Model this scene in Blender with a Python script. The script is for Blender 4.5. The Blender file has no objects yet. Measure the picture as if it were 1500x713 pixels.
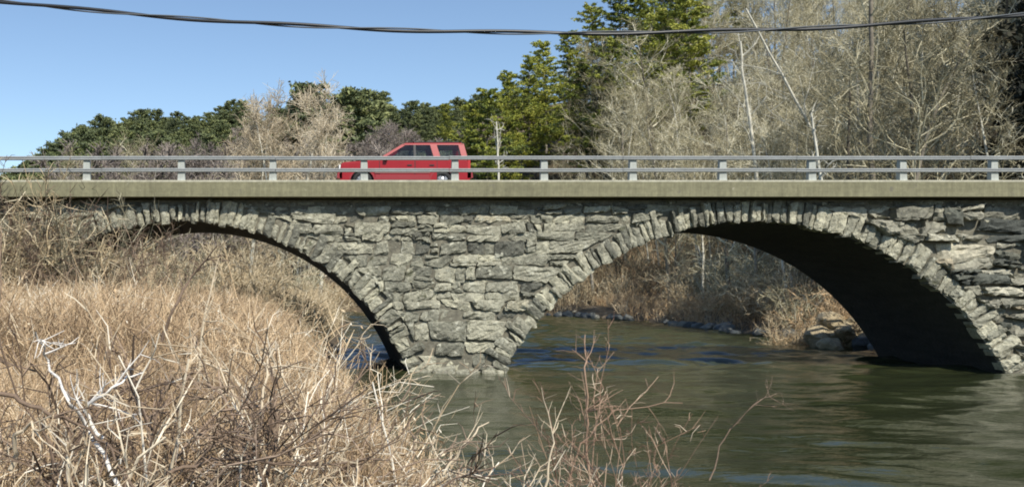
import bpy, bmesh, math, random
import numpy as np
from mathutils import Vector, Matrix
R_ = math.radians
rng = np.random.default_rng(7)
random.seed(7)
sc = bpy.context.scene
COL = sc.collection
U = random.uniform

# ------------------------------------------------------------------ camera (level, with lens shift)
F = 1400.0; PX, PY, CZ = 440.0, 422.0, 2.73
SK = 80/1400.          # the valley runs a little to the right of straight ahead
def at(px, py, D):
    return Vector(((px-PX)/F*D, D, CZ-(py-PY)/F*D))
cam = bpy.data.cameras.new('camera'); co = bpy.data.objects.new('camera', cam); COL.objects.link(co)
co.location = (0, 0, CZ); co.rotation_euler = (R_(90), 0, 0)
cam.sensor_width = 36; cam.lens = 36*F/1500
cam.shift_x = (750-PX)/1500; cam.shift_y = (PY-356.5)/1500
cam.clip_start = 0.1; cam.clip_end = 9000
sc.camera = co

# ------------------------------------------------------------------ light
S = Vector((0.24, -0.68, 0.68)).normalized()
sun = bpy.data.lights.new('sun', 'SUN'); so = bpy.data.objects.new('sun', sun); COL.objects.link(so)
sun.energy = 4.6; sun.angle = R_(0.5); sun.color = (1.0, 0.94, 0.83)
so.rotation_euler = S.to_track_quat('Z', 'Y').to_euler()
w = bpy.data.worlds.new('World'); sc.world = w; w.use_nodes = True
nt = w.node_tree; bg = nt.nodes['Background']
sk = nt.nodes.new('ShaderNodeTexSky'); sk.sky_type = 'NISHITA'; sk.sun_disc = False
sk.sun_elevation = math.asin(S.z); sk.sun_rotation = math.atan2(S.x, S.y)
sk.air_density = 1.0; sk.dust_density = 0.15; sk.ozone_density = 2.6
nt.links.new(sk.outputs[0], bg.inputs[0]); bg.inputs[1].default_value = 0.118
vs = sc.view_settings
vs.view_transform = 'Standard'; vs.look = 'None'; vs.exposure = 0.24; vs.gamma = 1; vs.use_curve_mapping = False
sc.cycles.use_denoising = True
sc.cycles.max_bounces = 5; sc.cycles.diffuse_bounces = 2; sc.cycles.glossy_bounces = 3
sc.cycles.transmission_bounces = 4; sc.cycles.transparent_max_bounces = 8
sc.cycles.filter_width = 1.9
sc.cycles.caustics_reflective = False; sc.cycles.caustics_refractive = False

# ------------------------------------------------------------------ materials
def mat(name, base=(.5,.5,.5), rough=.85, metal=0, tintcols=None, noise=None, bump=None, objrand=0.0, coat=0, spec=None, fleck=None):
    """tintcols: ramp [(pos,(r,g,b))...] read by the mesh's own 'tint' attribute; noise=(scale,amount) mottling; bump=(scale,strength,dist)"""
    m = bpy.data.materials.new(name); m.use_nodes = True
    t = m.node_tree; b = t.nodes['Principled BSDF']; L = t.links.new
    b.inputs['Roughness'].default_value = rough; b.inputs['Metallic'].default_value = metal
    if spec is not None: b.inputs['Specular IOR Level'].default_value = spec
    if coat: b.inputs['Coat Weight'].default_value = coat; b.inputs['Coat Roughness'].default_value = .08
    geo = t.nodes.new('ShaderNodeTexCoord')
    if tintcols:
        a = t.nodes.new('ShaderNodeAttribute'); a.attribute_name = 'tint'
        fac = a.outputs['Fac']
        if objrand:
            oi = t.nodes.new('ShaderNodeObjectInfo'); ma = t.nodes.new('ShaderNodeMath'); ma.operation = 'MULTIPLY_ADD'
            L(oi.outputs['Random'], ma.inputs[0]); ma.inputs[1].default_value = objrand
            mb = t.nodes.new('ShaderNodeMath'); mb.operation = 'ADD'; L(a.outputs['Fac'], mb.inputs[0]); mb.inputs[1].default_value = -objrand/2
            L(mb.outputs[0], ma.inputs[2]); fac = ma.outputs[0]
        r = t.nodes.new('ShaderNodeValToRGB'); L(fac, r.inputs[0])
        el = r.color_ramp.elements
        while len(el) < len(tintcols): el.new(.5)
        for e, (p, c) in zip(el, tintcols): e.position = p; e.color = (*c, 1)
        col = r.outputs[0]
    else:
        rg = t.nodes.new('ShaderNodeRGB'); rg.outputs[0].default_value = (*base, 1); col = rg.outputs[0]
    def ntex(scale, detail=5, stretch=None):
        n = t.nodes.new('ShaderNodeTexNoise'); n.inputs['Scale'].default_value = scale; n.inputs['Detail'].default_value = detail
        n.inputs['Roughness'].default_value = .65
        if stretch:
            mp = t.nodes.new('ShaderNodeMapping'); mp.inputs['Scale'].default_value = stretch
            L(geo.outputs['Object'], mp.inputs[0]); L(mp.outputs[0], n.inputs['Vector'])
        else: L(geo.outputs['Object'], n.inputs['Vector'])
        return n.outputs['Fac']
    if noise:
        for nz in (noise if isinstance(noise, list) else [noise]):
            f = ntex(nz[0], stretch=nz[2] if len(nz) > 2 else None)
            mr = t.nodes.new('ShaderNodeMapRange'); L(f, mr.inputs[0])
            mr.inputs[1].default_value = .3; mr.inputs[2].default_value = .7
            mr.inputs[3].default_value = 1-nz[1]; mr.inputs[4].default_value = 1+nz[1]
            mx = t.nodes.new('ShaderNodeVectorMath'); mx.operation = 'SCALE'; L(col, mx.inputs[0]); L(mr.outputs[0], mx.inputs['Scale'])
            col = mx.outputs[0]
    if fleck:   # (scale, threshold, colour) patches of another colour: lichen, moss, stain
        for fs, th, fc in (fleck if isinstance(fleck, list) else [fleck]):
            f = ntex(fs, 4)
            mr = t.nodes.new('ShaderNodeMapRange'); L(f, mr.inputs[0]); mr.inputs[1].default_value = th; mr.inputs[2].default_value = th+.06
            mx = t.nodes.new('ShaderNodeMix'); mx.data_type = 'RGBA'; L(mr.outputs[0], mx.inputs[0]); L(col, mx.inputs[6]); mx.inputs[7].default_value = (*fc, 1)
            col = mx.outputs[2]
    L(col, b.inputs['Base Color'])
    if bump:
        f = ntex(bump[0], 6); bn = t.nodes.new('ShaderNodeBump'); bn.inputs['Strength'].default_value = bump[1]; bn.inputs['Distance'].default_value = bump[2]
        L(f, bn.inputs['Height']); L(bn.outputs[0], b.inputs['Normal'])
    return m

M = {}
M['stone'] = mat('face_stone', tintcols=[(0,(.11,.11,.09)),(.3,(.21,.207,.16)),(.6,(.31,.30,.23)),(.9,(.45,.43,.32)),(.95,(.34,.30,.21)),(1,(.30,.25,.17))],
                 noise=[(2.2,.30),(9,.30),(28,.25)], bump=(11,1,.09), fleck=[(3.1,.60,(.50,.49,.39)),(2.3,.64,(.12,.12,.075)),(7,.66,(.09,.09,.07))], rough=.92)
M['drystone'] = mat('wing_stone', tintcols=[(0,(.05,.055,.05)),(.35,(.12,.125,.10)),(.6,(.23,.22,.17)),(.86,(.43,.41,.32)),(.95,(.33,.26,.16)),(1,(.28,.20,.11))],
                 noise=[(1.8,.35),(12,.32)], bump=(8,.9,.06), fleck=[(2.0,.64,(.40,.38,.28))], rough=.92)
M['mortar'] = mat('dark_joint', (.15,.14,.105), noise=(6,.4), bump=(8,.8,.05))
M['vault'] = mat('shaded_vault_stone', (.035,.035,.03), noise=[(3,.4,(1,.25,1)),(12,.3)], bump=(6,1,.08))  # bridge stone with shade put into its colour, keeping the arch undersides near black
M['concrete'] = mat('weathered_concrete', (.185,.175,.105), noise=[(9,.16),(2.5,.20,(4,1,.3)),(1.2,.12,(.3,1,6))], bump=(25,.25,.01), fleck=[(2.2,.64,(.15,.14,.10)),(5,.66,(.34,.32,.24))])
M['kerb'] = mat('sunlit_kerb', (.40,.385,.30), noise=[(9,.2),(2,.15)])  # paler than the deck concrete, so the near kerb reads as a sunlit line
M['asphalt'] = mat('asphalt', (.055,.055,.055), noise=(20,.2), bump=(60,.4,.01))
M['paint'] = mat('road_paint', (.75,.74,.70), noise=(15,.15))
M['rail'] = mat('galvanised_rail', (.27,.285,.285), rough=.7, metal=.1, noise=[(3,.15,(.4,1,1)),(16,.12)])
M['post'] = mat('concrete_post', (.36,.38,.35), rough=.8, noise=[(4,.2),(20,.12)])
M['mud'] = mat('mud', (.12,.09,.06))
M['bare'] = mat('bare_twigs', tintcols=[(0,(.10,.088,.048)),(.35,(.32,.285,.17)),(.7,(.58,.53,.36)),(1,(.86,.82,.64))], objrand=.45, noise=(1.5,.2))
M['thicket'] = mat('dark_thicket', tintcols=[(0,(.05,.045,.028)),(.5,(.15,.135,.085)),(.85,(.26,.235,.15)),(1,(.45,.42,.30))])
M['barepurple'] = mat('bare_hill_twigs', tintcols=[(0,(.10,.085,.075)),(.5,(.20,.165,.145)),(1,(.32,.28,.24))], objrand=.4)
M['tan'] = mat('sandy_twigs', tintcols=[(0,(.28,.22,.14)),(.5,(.50,.42,.29)),(1,(.70,.62,.48))], objrand=.3)
M['bark'] = mat('tree_bark', tintcols=[(0,(.07,.06,.045)),(.5,(.20,.175,.135)),(1,(.46,.43,.36))], objrand=.8, noise=(3,.35), bump=(6,.6,.04))
M['pale_bark'] = mat('pale_bark', (.56,.54,.45), noise=[(2.5,.3),(9,.2,(1,1,.2))], fleck=(3,.66,(.12,.11,.09)))
M['dark_bark'] = mat('dark_bark', (.06,.065,.05), noise=(3,.3))
M['pine'] = mat('pine_needles', tintcols=[(0,(.03,.055,.014)),(.35,(.16,.20,.03)),(.7,(.35,.37,.05)),(1,(.48,.47,.10))], objrand=.35, rough=.65)
M['darkpine'] = mat('dark_pine_needles', tintcols=[(0,(.06,.078,.038)),(.5,(.13,.16,.065)),(1,(.25,.27,.10))], objrand=.5, rough=.7)
M['hemlock'] = mat('hemlock_needles', tintcols=[(0,(.008,.011,.007)),(.6,(.02,.025,.014)),(1,(.05,.045,.025))], objrand=.2, rough=.8)
M['brush'] = mat('dry_canes', tintcols=[(0,(.13,.085,.045)),(.3,(.34,.235,.14)),(.65,(.56,.405,.24)),(.9,(.77,.625,.42)),(1,(.86,.79,.64))])
M['brushfar'] = mat('dry_thicket', tintcols=[(0,(.18,.13,.07)),(.4,(.40,.31,.185)),(.8,(.62,.51,.33)),(1,(.78,.69,.50))])
M['rust'] = mat('rusty_thicket', tintcols=[(0,(.18,.11,.055)),(.4,(.48,.33,.18)),(.8,(.70,.52,.31)),(1,(.80,.66,.45))])
M['redtwig'] = mat('reddish_twigs', tintcols=[(0,(.09,.05,.035)),(.4,(.21,.125,.085)),(.8,(.40,.28,.19)),(1,(.60,.49,.37))])
M['paletwig'] = mat('pale_twigs', tintcols=[(0,(.24,.17,.11)),(.4,(.45,.35,.23)),(.8,(.68,.59,.44)),(1,(.82,.76,.64))], noise=(20,.2))
M['darktwig'] = mat('dark_twigs', tintcols=[(0,(.05,.035,.025)),(.5,(.14,.095,.065)),(1,(.34,.25,.18))], noise=(20,.25))
M['white_wood'] = mat('bleached_wood', (.78,.74,.68), noise=(25,.15), bump=(40,.4,.004))
M['boulder'] = mat('river_boulder', tintcols=[(0,(.04,.05,.055)),(.5,(.10,.11,.11)),(1,(.26,.25,.20))], objrand=.9, noise=[(3,.3),(15,.2)], bump=(7,.7,.05))
M['tanrock'] = mat('tan_stone', tintcols=[(0,(.16,.13,.08)),(.5,(.32,.26,.16)),(1,(.48,.41,.27))], noise=[(3,.3),(15,.25)], bump=(7,.8,.06))
M['cable'] = mat('cable_black', (.02,.022,.025), rough=.4)
M['steel'] = mat('cable_steel', (.10,.11,.12), rough=.6, metal=.3)
M['pole'] = mat('pole_wood', (.16,.12,.085), noise=[(5,.3,(1,1,.1))])
M['red'] = mat('red_paint', (.29,.006,.012), rough=.42, spec=.3, coat=.15, noise=(3,.05))
M['trim'] = mat('pinkish_moulding', (.30,.11,.10), rough=.5)  # paler, pinkish red band along the doors
M['darkred'] = mat('lower_red', (.26,.010,.014), rough=.45, coat=.3)
M['black'] = mat('black_plastic', (.018,.018,.02), rough=.6)
M['rubber'] = mat('tyre_rubber', (.022,.022,.022), rough=.85)
M['alloy'] = mat('alloy_rim', (.5,.5,.52), rough=.35, metal=.7)
M['seat'] = mat('seat_cloth', (.10,.10,.11), rough=.9)
M['lamp_red'] = mat('lamp_red', (.45,.02,.02), rough=.2)
M['lamp_clear'] = mat('lamp_clear', (.75,.75,.72), rough=.15)
M['chrome'] = mat('chrome', (.7,.7,.72), rough=.15, metal=1)
g = bpy.data.materials.new('car_glass'); g.use_nodes = True; t = g.node_tree
t.nodes.clear(); out = t.nodes.new('ShaderNodeOutputMaterial'); tr = t.nodes.new('ShaderNodeBsdfTransparent'); gl = t.nodes.new('ShaderNodeBsdfGlossy')
tr.inputs[0].default_value = (.74,.80,.78,1); gl.inputs['Roughness'].default_value = .03; mx = t.nodes.new('ShaderNodeMixShader'); fr = t.nodes.new('ShaderNodeFresnel'); fr.inputs[0].default_value = 1.5
t.links.new(fr.outputs[0], mx.inputs[0]); t.links.new(tr.outputs[0], mx.inputs[1]); t.links.new(gl.outputs[0], mx.inputs[2]); t.links.new(mx.outputs[0], out.inputs[0]); M['glass'] = g

# water: murky olive body under a rippled, reflecting surface
wm = bpy.data.materials.new('river_water'); wm.use_nodes = True; t = wm.node_tree; b = t.nodes['Principled BSDF']; L = t.links.new
b.inputs['Base Color'].default_value = (.032,.039,.016,1); b.inputs['Roughness'].default_value = .05; b.inputs['IOR'].default_value = 1.45
tc = t.nodes.new('ShaderNodeTexCoord'); prev = None
for sc_, st, dist in (((2.6,5.5,1),.8,.018), ((9,15,1),.6,.004)):
    mp = t.nodes.new('ShaderNodeMapping'); mp.inputs['Scale'].default_value = sc_; L(tc.outputs['Object'], mp.inputs[0])
    n = t.nodes.new('ShaderNodeTexNoise'); n.inputs['Scale'].default_value = 1; n.inputs['Detail'].default_value = 3; n.inputs['Distortion'].default_value = .6
    L(mp.outputs[0], n.inputs['Vector']); bn = t.nodes.new('ShaderNodeBump'); bn.inputs['Strength'].default_value = st; bn.inputs['Distance'].default_value = dist
    L(n.outputs['Fac'], bn.inputs['Height'])
    if prev: L(prev, bn.inputs['Normal'])
    prev = bn.outputs[0]
L(prev, b.inputs['Normal']); M['water'] = wm

# ground: leaf litter and mud
gm = mat('leaf_litter', (.12,.09,.055), noise=[(.25,.30),(2.5,.35),(14,.35)], bump=(5,1,.15), fleck=[(.6,.60,(.24,.19,.125)),(1.7,.64,(.09,.085,.05))]); M['ground'] = gm

# ------------------------------------------------------------------ mesh helpers
class MB:
    def __init__(s): s.v = []; s.f = []; s.t = []; s.n = 0
    def add(s, v, f, tint=.5):
        v = np.asarray(v, float); f = np.asarray(f, np.int64)
        if len(v) == 0: return
        s.v.append(v); s.f.append(f + s.n); s.t.append(np.full(len(v), tint, float) if np.isscalar(tint) else np.asarray(tint, float)); s.n += len(v)
    def mesh(s, name, m, smooth=False):
        me = bpy.data.meshes.new(name)
        V = np.concatenate(s.v); T = np.concatenate(s.t)
        Q = [f for f in s.f if f.ndim == 2 and f.shape[1] == 4]; Tr = [f for f in s.f if f.ndim == 2 and f.shape[1] == 3]
        Q = np.concatenate(Q) if Q else np.zeros((0,4), np.int64); Tr = np.concatenate(Tr) if Tr else np.zeros((0,3), np.int64)
        me.vertices.add(len(V)); me.vertices.foreach_set('co', V.astype(np.float32).ravel())
        loops = np.concatenate([Q.ravel(), Tr.ravel()]); me.loops.add(len(loops)); me.loops.foreach_set('vertex_index', loops.astype(np.int32))
        npoly = len(Q)+len(Tr); me.polygons.add(npoly)
        st = np.concatenate([np.arange(len(Q))*4, len(Q)*4+np.arange(len(Tr))*3]).astype(np.int32)
        me.polygons.foreach_set('loop_start', st)
        me.polygons.foreach_set('use_smooth', np.full(npoly, bool(smooth)))
        me.update(calc_edges=True)
        a = me.attributes.new('tint', 'FLOAT', 'POINT'); a.data.foreach_set('value', np.clip(T, 0, 1).astype(np.float32))
        me.materials.append(M[m]); me.validate()
        return me
    def build(s, name, m, parent=None, smooth=False):
        o = bpy.data.objects.new(name, s.mesh(name, m, smooth)); COL.objects.link(o)
        if parent: o.parent = parent
        return o
    def box(s, x0, x1, y0, y1, z0, z1, tint=.5):
        v = [(x0,y0,z0),(x1,y0,z0),(x1,y1,z0),(x0,y1,z0),(x0,y0,z1),(x1,y0,z1),(x1,y1,z1),(x0,y1,z1)]
        s.add(v, [(0,3,2,1),(4,5,6,7),(0,1,5,4),(1,2,6,5),(2,3,7,6),(3,0,4,7)], tint)
    def prism(s, pts, y0, y1, sc1=None):    # convex outline in x,z extruded along y
        n = len(pts); v = [(p[0], y0, p[1]) for p in pts] + [(p[0], y1, p[1]) for p in pts]
        s.add(v, [(i, (i+1)%n, (i+1)%n+n, i+n) for i in range(n)])
        for i in range(1, n-1): s.add([v[0], v[i], v[i+1], v[n], v[n+i], v[n+i+1]], [(0,1,2),(5,4,3)])
def tag(o, label=None, cat=None, group=None, kind=None):
    if label: o['label'] = label
    if cat: o['category'] = cat
    if group: o['group'] = group
    if kind: o['kind'] = kind
    return o
def empty(name, loc=(0,0,0), rz=0, scale=1):
    o = bpy.data.objects.new(name, None); COL.objects.link(o); o.location = loc; o.rotation_euler = (0,0,rz); o.scale = (scale,)*3
    o.empty_display_size = .2
    return o
KIDS = {}
def kids(o): return [c for c in bpy.data.objects if c.parent == o]
def copy_tree(o, ch=None):
    ch = kids(o) if ch is None else ch
    c = o.copy(); COL.objects.link(c)
    for k in ch:
        d = k.copy(); COL.objects.link(d); d.parent = c
        for g2 in KIDS.get(k.name, ()):
            e = g2.copy(); COL.objects.link(e); e.parent = d
    return c

def tubes(mb, polys, k=3):
    """polys: list of (pts Nx3, radii N, tint)"""
    by = {}
    for p in polys: by.setdefault(len(p[0]), []).append(p)
    for N, ps in by.items():
        P = np.array([p[0] for p in ps], float); Rr = np.array([p[1] for p in ps], float); Tt = np.array([p[2] for p in ps], float)
        tubes_np(mb, P, Rr, Tt, k)
def tubes_np(mb, P, Rr, Tt, k=3):
    Mn, N = Rr.shape
    T = np.gradient(P, axis=1); T /= np.linalg.norm(T, axis=2, keepdims=True)+1e-9
    mt = T.mean(axis=1); a = np.where(np.abs(mt[:,2:3]) > .8, np.array([[1.,0,0]]), np.array([[0,0,1.]]))[:,None,:]
    Uv = np.cross(T, a); Uv /= np.linalg.norm(Uv, axis=2, keepdims=True)+1e-9; Vv = np.cross(T, Uv)
    th = np.arange(k)*2*math.pi/k
    ring = P[:,:,None,:] + Rr[:,:,None,None]*(np.cos(th)[None,None,:,None]*Uv[:,:,None,:] + np.sin(th)[None,None,:,None]*Vv[:,:,None,:])
    V = ring.reshape(-1,3)
    b0 = (np.arange(Mn)*N*k)[:,None,None]; i = (np.arange(N-1)*k)[None,:,None]; j = np.arange(k)[None,None,:]; j2 = (j+1)%k
    q = np.stack([b0+i+j, b0+i+j2, b0+i+k+j2, b0+i+k+j], axis=-1).reshape(-1,4)
    mb.add(V, q, np.repeat(Tt, N*k))

def norm(v): return v/(np.linalg.norm(v)+1e-9)
def wander(p, d, L_, n, wob, up=0.0, droop=0.0):
    pts = [np.array(p, float)]; d = norm(np.array(d, float)); st = L_/n
    for i in range(n):
        d = norm(d + rng.normal(0, wob, 3) + np.array([0,0,up-droop*i/n])); pts.append(pts[-1]+d*st)
    return np.array(pts), d

# ------------------------------------------------------------------ terrain
CL = np.array([(13.7,-120),(13.7,10),(12.9,17),(12.1,27),(11.4,31),(11.7,78),(9.5,88),(2,96.5),(-12,101),(-120,108),(-400,110)], float)
CL[:,0] += SK*np.clip(CL[:,1], 0, 100)
HW = np.array([12.3,12.3,12.2,12.1,12.0,11.8,11.6,11.2,10.5,10,10], float)
def sdist(x, y):
    """distance outside the river's edge (negative in the water) and the side of the centre line (+1 = right/far bank)"""
    x = np.asarray(x, float); y = np.asarray(y, float); best = np.full(x.shape, 1e9); side = np.ones(x.shape)
    for i in range(len(CL)-1):
        a, b2 = CL[i], CL[i+1]; e = b2-a; Lq = (e**2).sum()
        tt = np.clip(((x-a[0])*e[0]+(y-a[1])*e[1])/Lq, 0, 1)
        cx = a[0]+tt*e[0]; cy = a[1]+tt*e[1]; d = np.hypot(x-cx, y-cy) - (HW[i]+(HW[i+1]-HW[i])*tt)
        sd = np.sign(e[1]*(x-a[0]) - e[0]*(y-a[1]))
        m_ = d < best; best = np.where(m_, d, best); side = np.where(m_, sd, side)
    return best, side
def ss(a, b2, x): t_ = np.clip((x-a)/(b2-a), 0, 1); return t_*t_*(3-2*t_)
def height(x, y):
    x = np.asarray(x, float); y = np.asarray(y, float)
    d, s = sdist(x, y)
    h = np.where(d < 0, -.12-1.3*ss(0, 5, -d), -.12+1.15*ss(-.2, 2.6, d)+.015*np.clip(d-2, 0, 60))
    right = (s > 0); X0 = x; x = x-SK*np.clip(y, 0, 250)
    gate = ss(38, 50, y)*ss(-14, 26, x)
    h = h + np.where(right, gate*np.clip(.66*(d-4), 0, 29), 0)
    # near-side right bank beyond the frame, gently rising
    h = h + np.where(right & (y <= 44), .10*np.clip(d-2, 0, 60), 0)
    # far wooded ridge on the left
    ridge = 37*ss(150, 232, y+.12*x)*ss(-98, -42, x-.05*y+8)*(1-.0*x)
    h = np.where(y > 118, np.maximum(h, ridge + 1.2), h)
    # road embankment beyond the ends of the masonry
    x = X0-1.78
    emb = 5.95 - .55*np.clip(np.abs(y-34.75)-4.2, 0, 30)
    e2 = ss(27, 33, x)+ss(-17, -21, x) if False else np.clip(np.where(x > 0, (x-26)/5, (-15.5-x)/5), 0, 1)
    h = np.maximum(h, np.where(e2 > 0, emb*e2 + (1-e2)*-3, -9))
    # bumps
    h = h + np.where(d > 0, .10*np.sin(x*1.7+1.3*np.sin(y*.9))*np.cos(y*1.3)+.35*np.sin(x*.21+y*.13)*ss(8, 30, d), 0)*np.where(np.abs(y-34.75) < 4, 0, 1)
    return h
def hz(x, y): return float(height(np.array([x]), np.array([y]))[0])
def axis(lo, hi, fine_lo, fine_hi, st):
    a = list(np.arange(fine_lo, fine_hi+1e-6, st)); s_ = st; v_ = fine_lo
    while v_ > lo: s_ *= 1.22; v_ -= s_; a.insert(0, v_)
    s_ = st; v_ = fine_hi
    while v_ < hi: s_ *= 1.22; v_ += s_; a.append(v_)
    return np.array(a)
xs = axis(-4000, 4000, -60, 75, .75); ys = axis(-1500, 6000, -6, 130, .75)
X, Y = np.meshgrid(xs, ys); Z = height(X, Y)
nx, ny = len(xs), len(ys); idx = np.arange(nx*ny).reshape(ny, nx)
mb = MB(); mb.add(np.stack([X.ravel(), Y.ravel(), Z.ravel()], 1), np.stack([idx[:-1,:-1], idx[:-1,1:], idx[1:,1:], idx[1:,:-1]], -1).reshape(-1,4))
tag(mb.build('ground', 'ground', smooth=True), kind='structure')
# the river's surface: real ripples where it can be seen, cut to the channel with a margin inside its banks
wx = np.arange(-42, 32, .20); wy = np.concatenate([np.arange(-12, 8, .25), np.arange(8, 62, .11), np.arange(62, 112, .18)])
WX, WY = np.meshgrid(wx, wy); wd, _s = sdist(WX, WY); WZ = np.zeros_like(WX); g0 = np.random.default_rng(2)
for k in range(46):
    lam = float(np.exp(g0.uniform(math.log(.55), math.log(4.2)))); th = g0.normal(math.pi/2, .55); kx, ky = math.cos(th)*2*math.pi/lam, math.sin(th)*2*math.pi/lam
    amp = .0115*lam**.9; px_ = g0.uniform(0, 6.3, 4)
    env = .5+.5*np.sin(WX*.23*g0.uniform(.5,1.6)+px_[1]+np.sin(WY*.19+px_[2]))*np.sin(WY*.31*g0.uniform(.5,1.5)+px_[3])
    WZ += amp*env*np.sin(kx*WX+ky*WY+px_[0]+.8*np.sin(WX*.35+px_[2]))
WZ *= .42+.48*ss(30, 36, WY)
nwx, nwy = len(wx), len(wy); idw = np.arange(nwx*nwy).reshape(nwy, nwx); q = np.stack([idw[:-1,:-1], idw[:-1,1:], idw[1:,1:], idw[1:,:-1]], -1).reshape(-1,4)
q = q[(wd.ravel()[q] < 1.1).any(1)]; uq, inv = np.unique(q, return_inverse=True)
mb = MB(); mb.add(np.stack([WX.ravel(), WY.ravel(), WZ.ravel()], 1)[uq], inv.reshape(-1,4))
mb.add([(-42,92,0),(-42,116,0),(-400,122,0),(-400,98,0)], [(0,1,2,3)]); mb.add([(1,-120,0),(26.4,-120,0),(26.4,-12,0),(1,-12,0)], [(0,1,2,3)])
tag(mb.build('river_water', 'water', smooth=True), kind='structure')

# ------------------------------------------------------------------ stone bridge
YF, YB = 31.1, 37.9          # near and far faces
XC = (-3.85, 14.78); RIS = (7.95, 9.18); ZCS = tuple(4.89-r for r in RIS); HS = tuple(math.sqrt(r*r-z*z) for r, z in zip(RIS, ZCS))
XL, XR = -19.2, 34.8; ZT = 5.40
def stone(mb, q, yf, depth=.35, rnd=.05, gap=.016, tint=.5, rough=.012, tl=.04):
    """one block: quad q=[bl,br,tr,tl] in x,z, rounded rough front at yf facing -y"""
    q = np.array(q, float); c = q.mean(0)
    w_ = np.linalg.norm(q[1]-q[0]); h_ = np.linalg.norm(q[3]-q[0])
    w2 = np.linalg.norm(q[2]-q[3]); h2 = np.linalg.norm(q[2]-q[1])
    if max(w_, w2) < .05 or max(h_, h2) < .05: return
    q = q + rng.normal(0, rough*1.4, q.shape)
    nu = int(np.clip(max(w_, w2)/.10, 3, 9)); nv = int(np.clip(max(h_, h2)/.10, 3, 7))
    # denser near the border for the rounding
    def par(n): 
        a = np.linspace(0, 1, n+1); return .5-.5*np.cos(a*math.pi)*.55-.5*(1-2*a)*.45
    u = par(nu); v = par(nv); Uu, Vv = np.meshgrid(u, v)
    P = (q[0][None,None]*((1-Uu)*(1-Vv))[...,None] + q[1]*(Uu*(1-Vv))[...,None] + q[2]*(Uu*Vv)[...,None] + q[3]*((1-Uu)*Vv)[...,None])
    du = np.minimum(Uu, 1-Uu)*max(w_, w2); dv = np.minimum(Vv, 1-Vv)*max(h_, h2)
    # joints
    P[...,0] += np.clip((c[0]-P[...,0])*9, -1, 1)*gap; P[...,1] += np.clip((c[1]-P[...,1])*9, -1, 1)*gap
    # cut corners
    corner = np.exp(-(du+dv)/.04)[...,None]; ck = .05*rng.uniform(0,2); P = P*(1-ck*corner)+c*(ck*corner)
    r = rnd*rng.uniform(.7, 1.5)
    ed = np.minimum(du, dv); k_ = np.clip(1-ed/(r*1.6), 0, 1)
    ph = rng.uniform(0, 7, 6)
    nz = .5*np.sin(P[...,0]*9+ph[0])*np.sin(P[...,1]*11+ph[1]) + .35*np.sin(P[...,0]*21+ph[2])*np.sin(P[...,1]*19+ph[3])
    tilt = rng.normal(0, tl, 2)
    yy = yf + r*k_**2 + nz*rough*1.6 + tilt[0]*(P[...,0]-c[0]) + tilt[1]*(P[...,1]-c[1]) + rng.normal(0, rough*.5, nz.shape)
    V = np.stack([P[...,0], yy, P[...,1]], -1); m_, n_ = Uu.shape
    wob = rng.normal(0, rough*.5, V.shape); V = V + wob*np.array([1,0,1])
    idn = np.arange(m_*n_).reshape(m_, n_)
    f = np.stack([idn[:-1,:-1], idn[:-1,1:], idn[1:,1:], idn[1:,:-1]], -1).reshape(-1,4)
    Vf = V.reshape(-1,3)
    loop = np.concatenate([idn[0,:-1], idn[:-1,-1], idn[-1,:0:-1], idn[:0:-1,0]])
    back = Vf[loop].copy(); back[:,1] = yf+depth; k0 = len(Vf)
    nl = len(loop); ar = np.arange(nl)
    side = np.stack([loop, ar+k0, (ar+1)%nl+k0, loop[(ar+1)%nl]], -1)
    tv = np.full(len(Vf)+nl, tint)
    mb.add(np.concatenate([Vf, back]), np.concatenate([f, side]), tv)
def arch_x(ci, z, r, sgn):
    q = r*r-(z-ZCS[ci])**2; return XC[ci]+sgn*math.sqrt(max(q, 0))

bridge = empty('stone_bridge', ((XC[0]+XC[1])/2, 34.75, 0))
tag(bridge, 'two-arched grey rubble stone bridge spanning the river under the concrete deck', 'bridge')
def under(ob): ob.parent = bridge; ob.matrix_parent_inverse = Matrix.Translation(-Vector(bridge.location)); return ob
# core with the two vaults
mb = MB(); vt = MB(); cols = []
for i in range(221):
    cols.append(XL+(XR-XL)*i/220)
for c in XC:
    for k in range(81): cols.append(c-9.2+18.4*k/80)
cols = sorted(set(round(c, 4) for c in cols))
def zu(x):
    for c, ri, zc in zip(XC, RIS, ZCS):
        q = (ri+.03)**2-(x-c)**2
        if q > 0 and zc+math.sqrt(q) > -1.4: return zc+math.sqrt(q)
    return -1.6
yf, yb = YF+.11, YB
for a, b2 in zip(cols[:-1], cols[1:]):
    z0, z1 = zu(a), zu(b2)
    mb.add([(a,yf,z0),(b2,yf,z1),(b2,yf,5.6),(a,yf,5.6)], [(0,1,2,3)])
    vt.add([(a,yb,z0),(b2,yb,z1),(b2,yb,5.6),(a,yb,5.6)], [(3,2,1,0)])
    n0 = 14
    for k in range(n0):
        ya, ybb = yf+(yb-yf)*k/n0, yf+(yb-yf)*(k+1)/n0
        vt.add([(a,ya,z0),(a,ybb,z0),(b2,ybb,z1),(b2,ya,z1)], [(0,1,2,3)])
for xx in (XL, XR):
    mb.add([(xx,yf,-1.6),(xx,yb,-1.6),(xx,yb,5.6),(xx,yf,5.6)], [(0,1,2,3)])
mb.add([(XL,yf,5.6),(XR,yf,5.6),(XR,yb,5.6),(XL,yb,5.6)], [(0,1,2,3)])
under(mb.build('core', 'mortar')); under(vt.build('vault', 'vault'))
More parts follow.
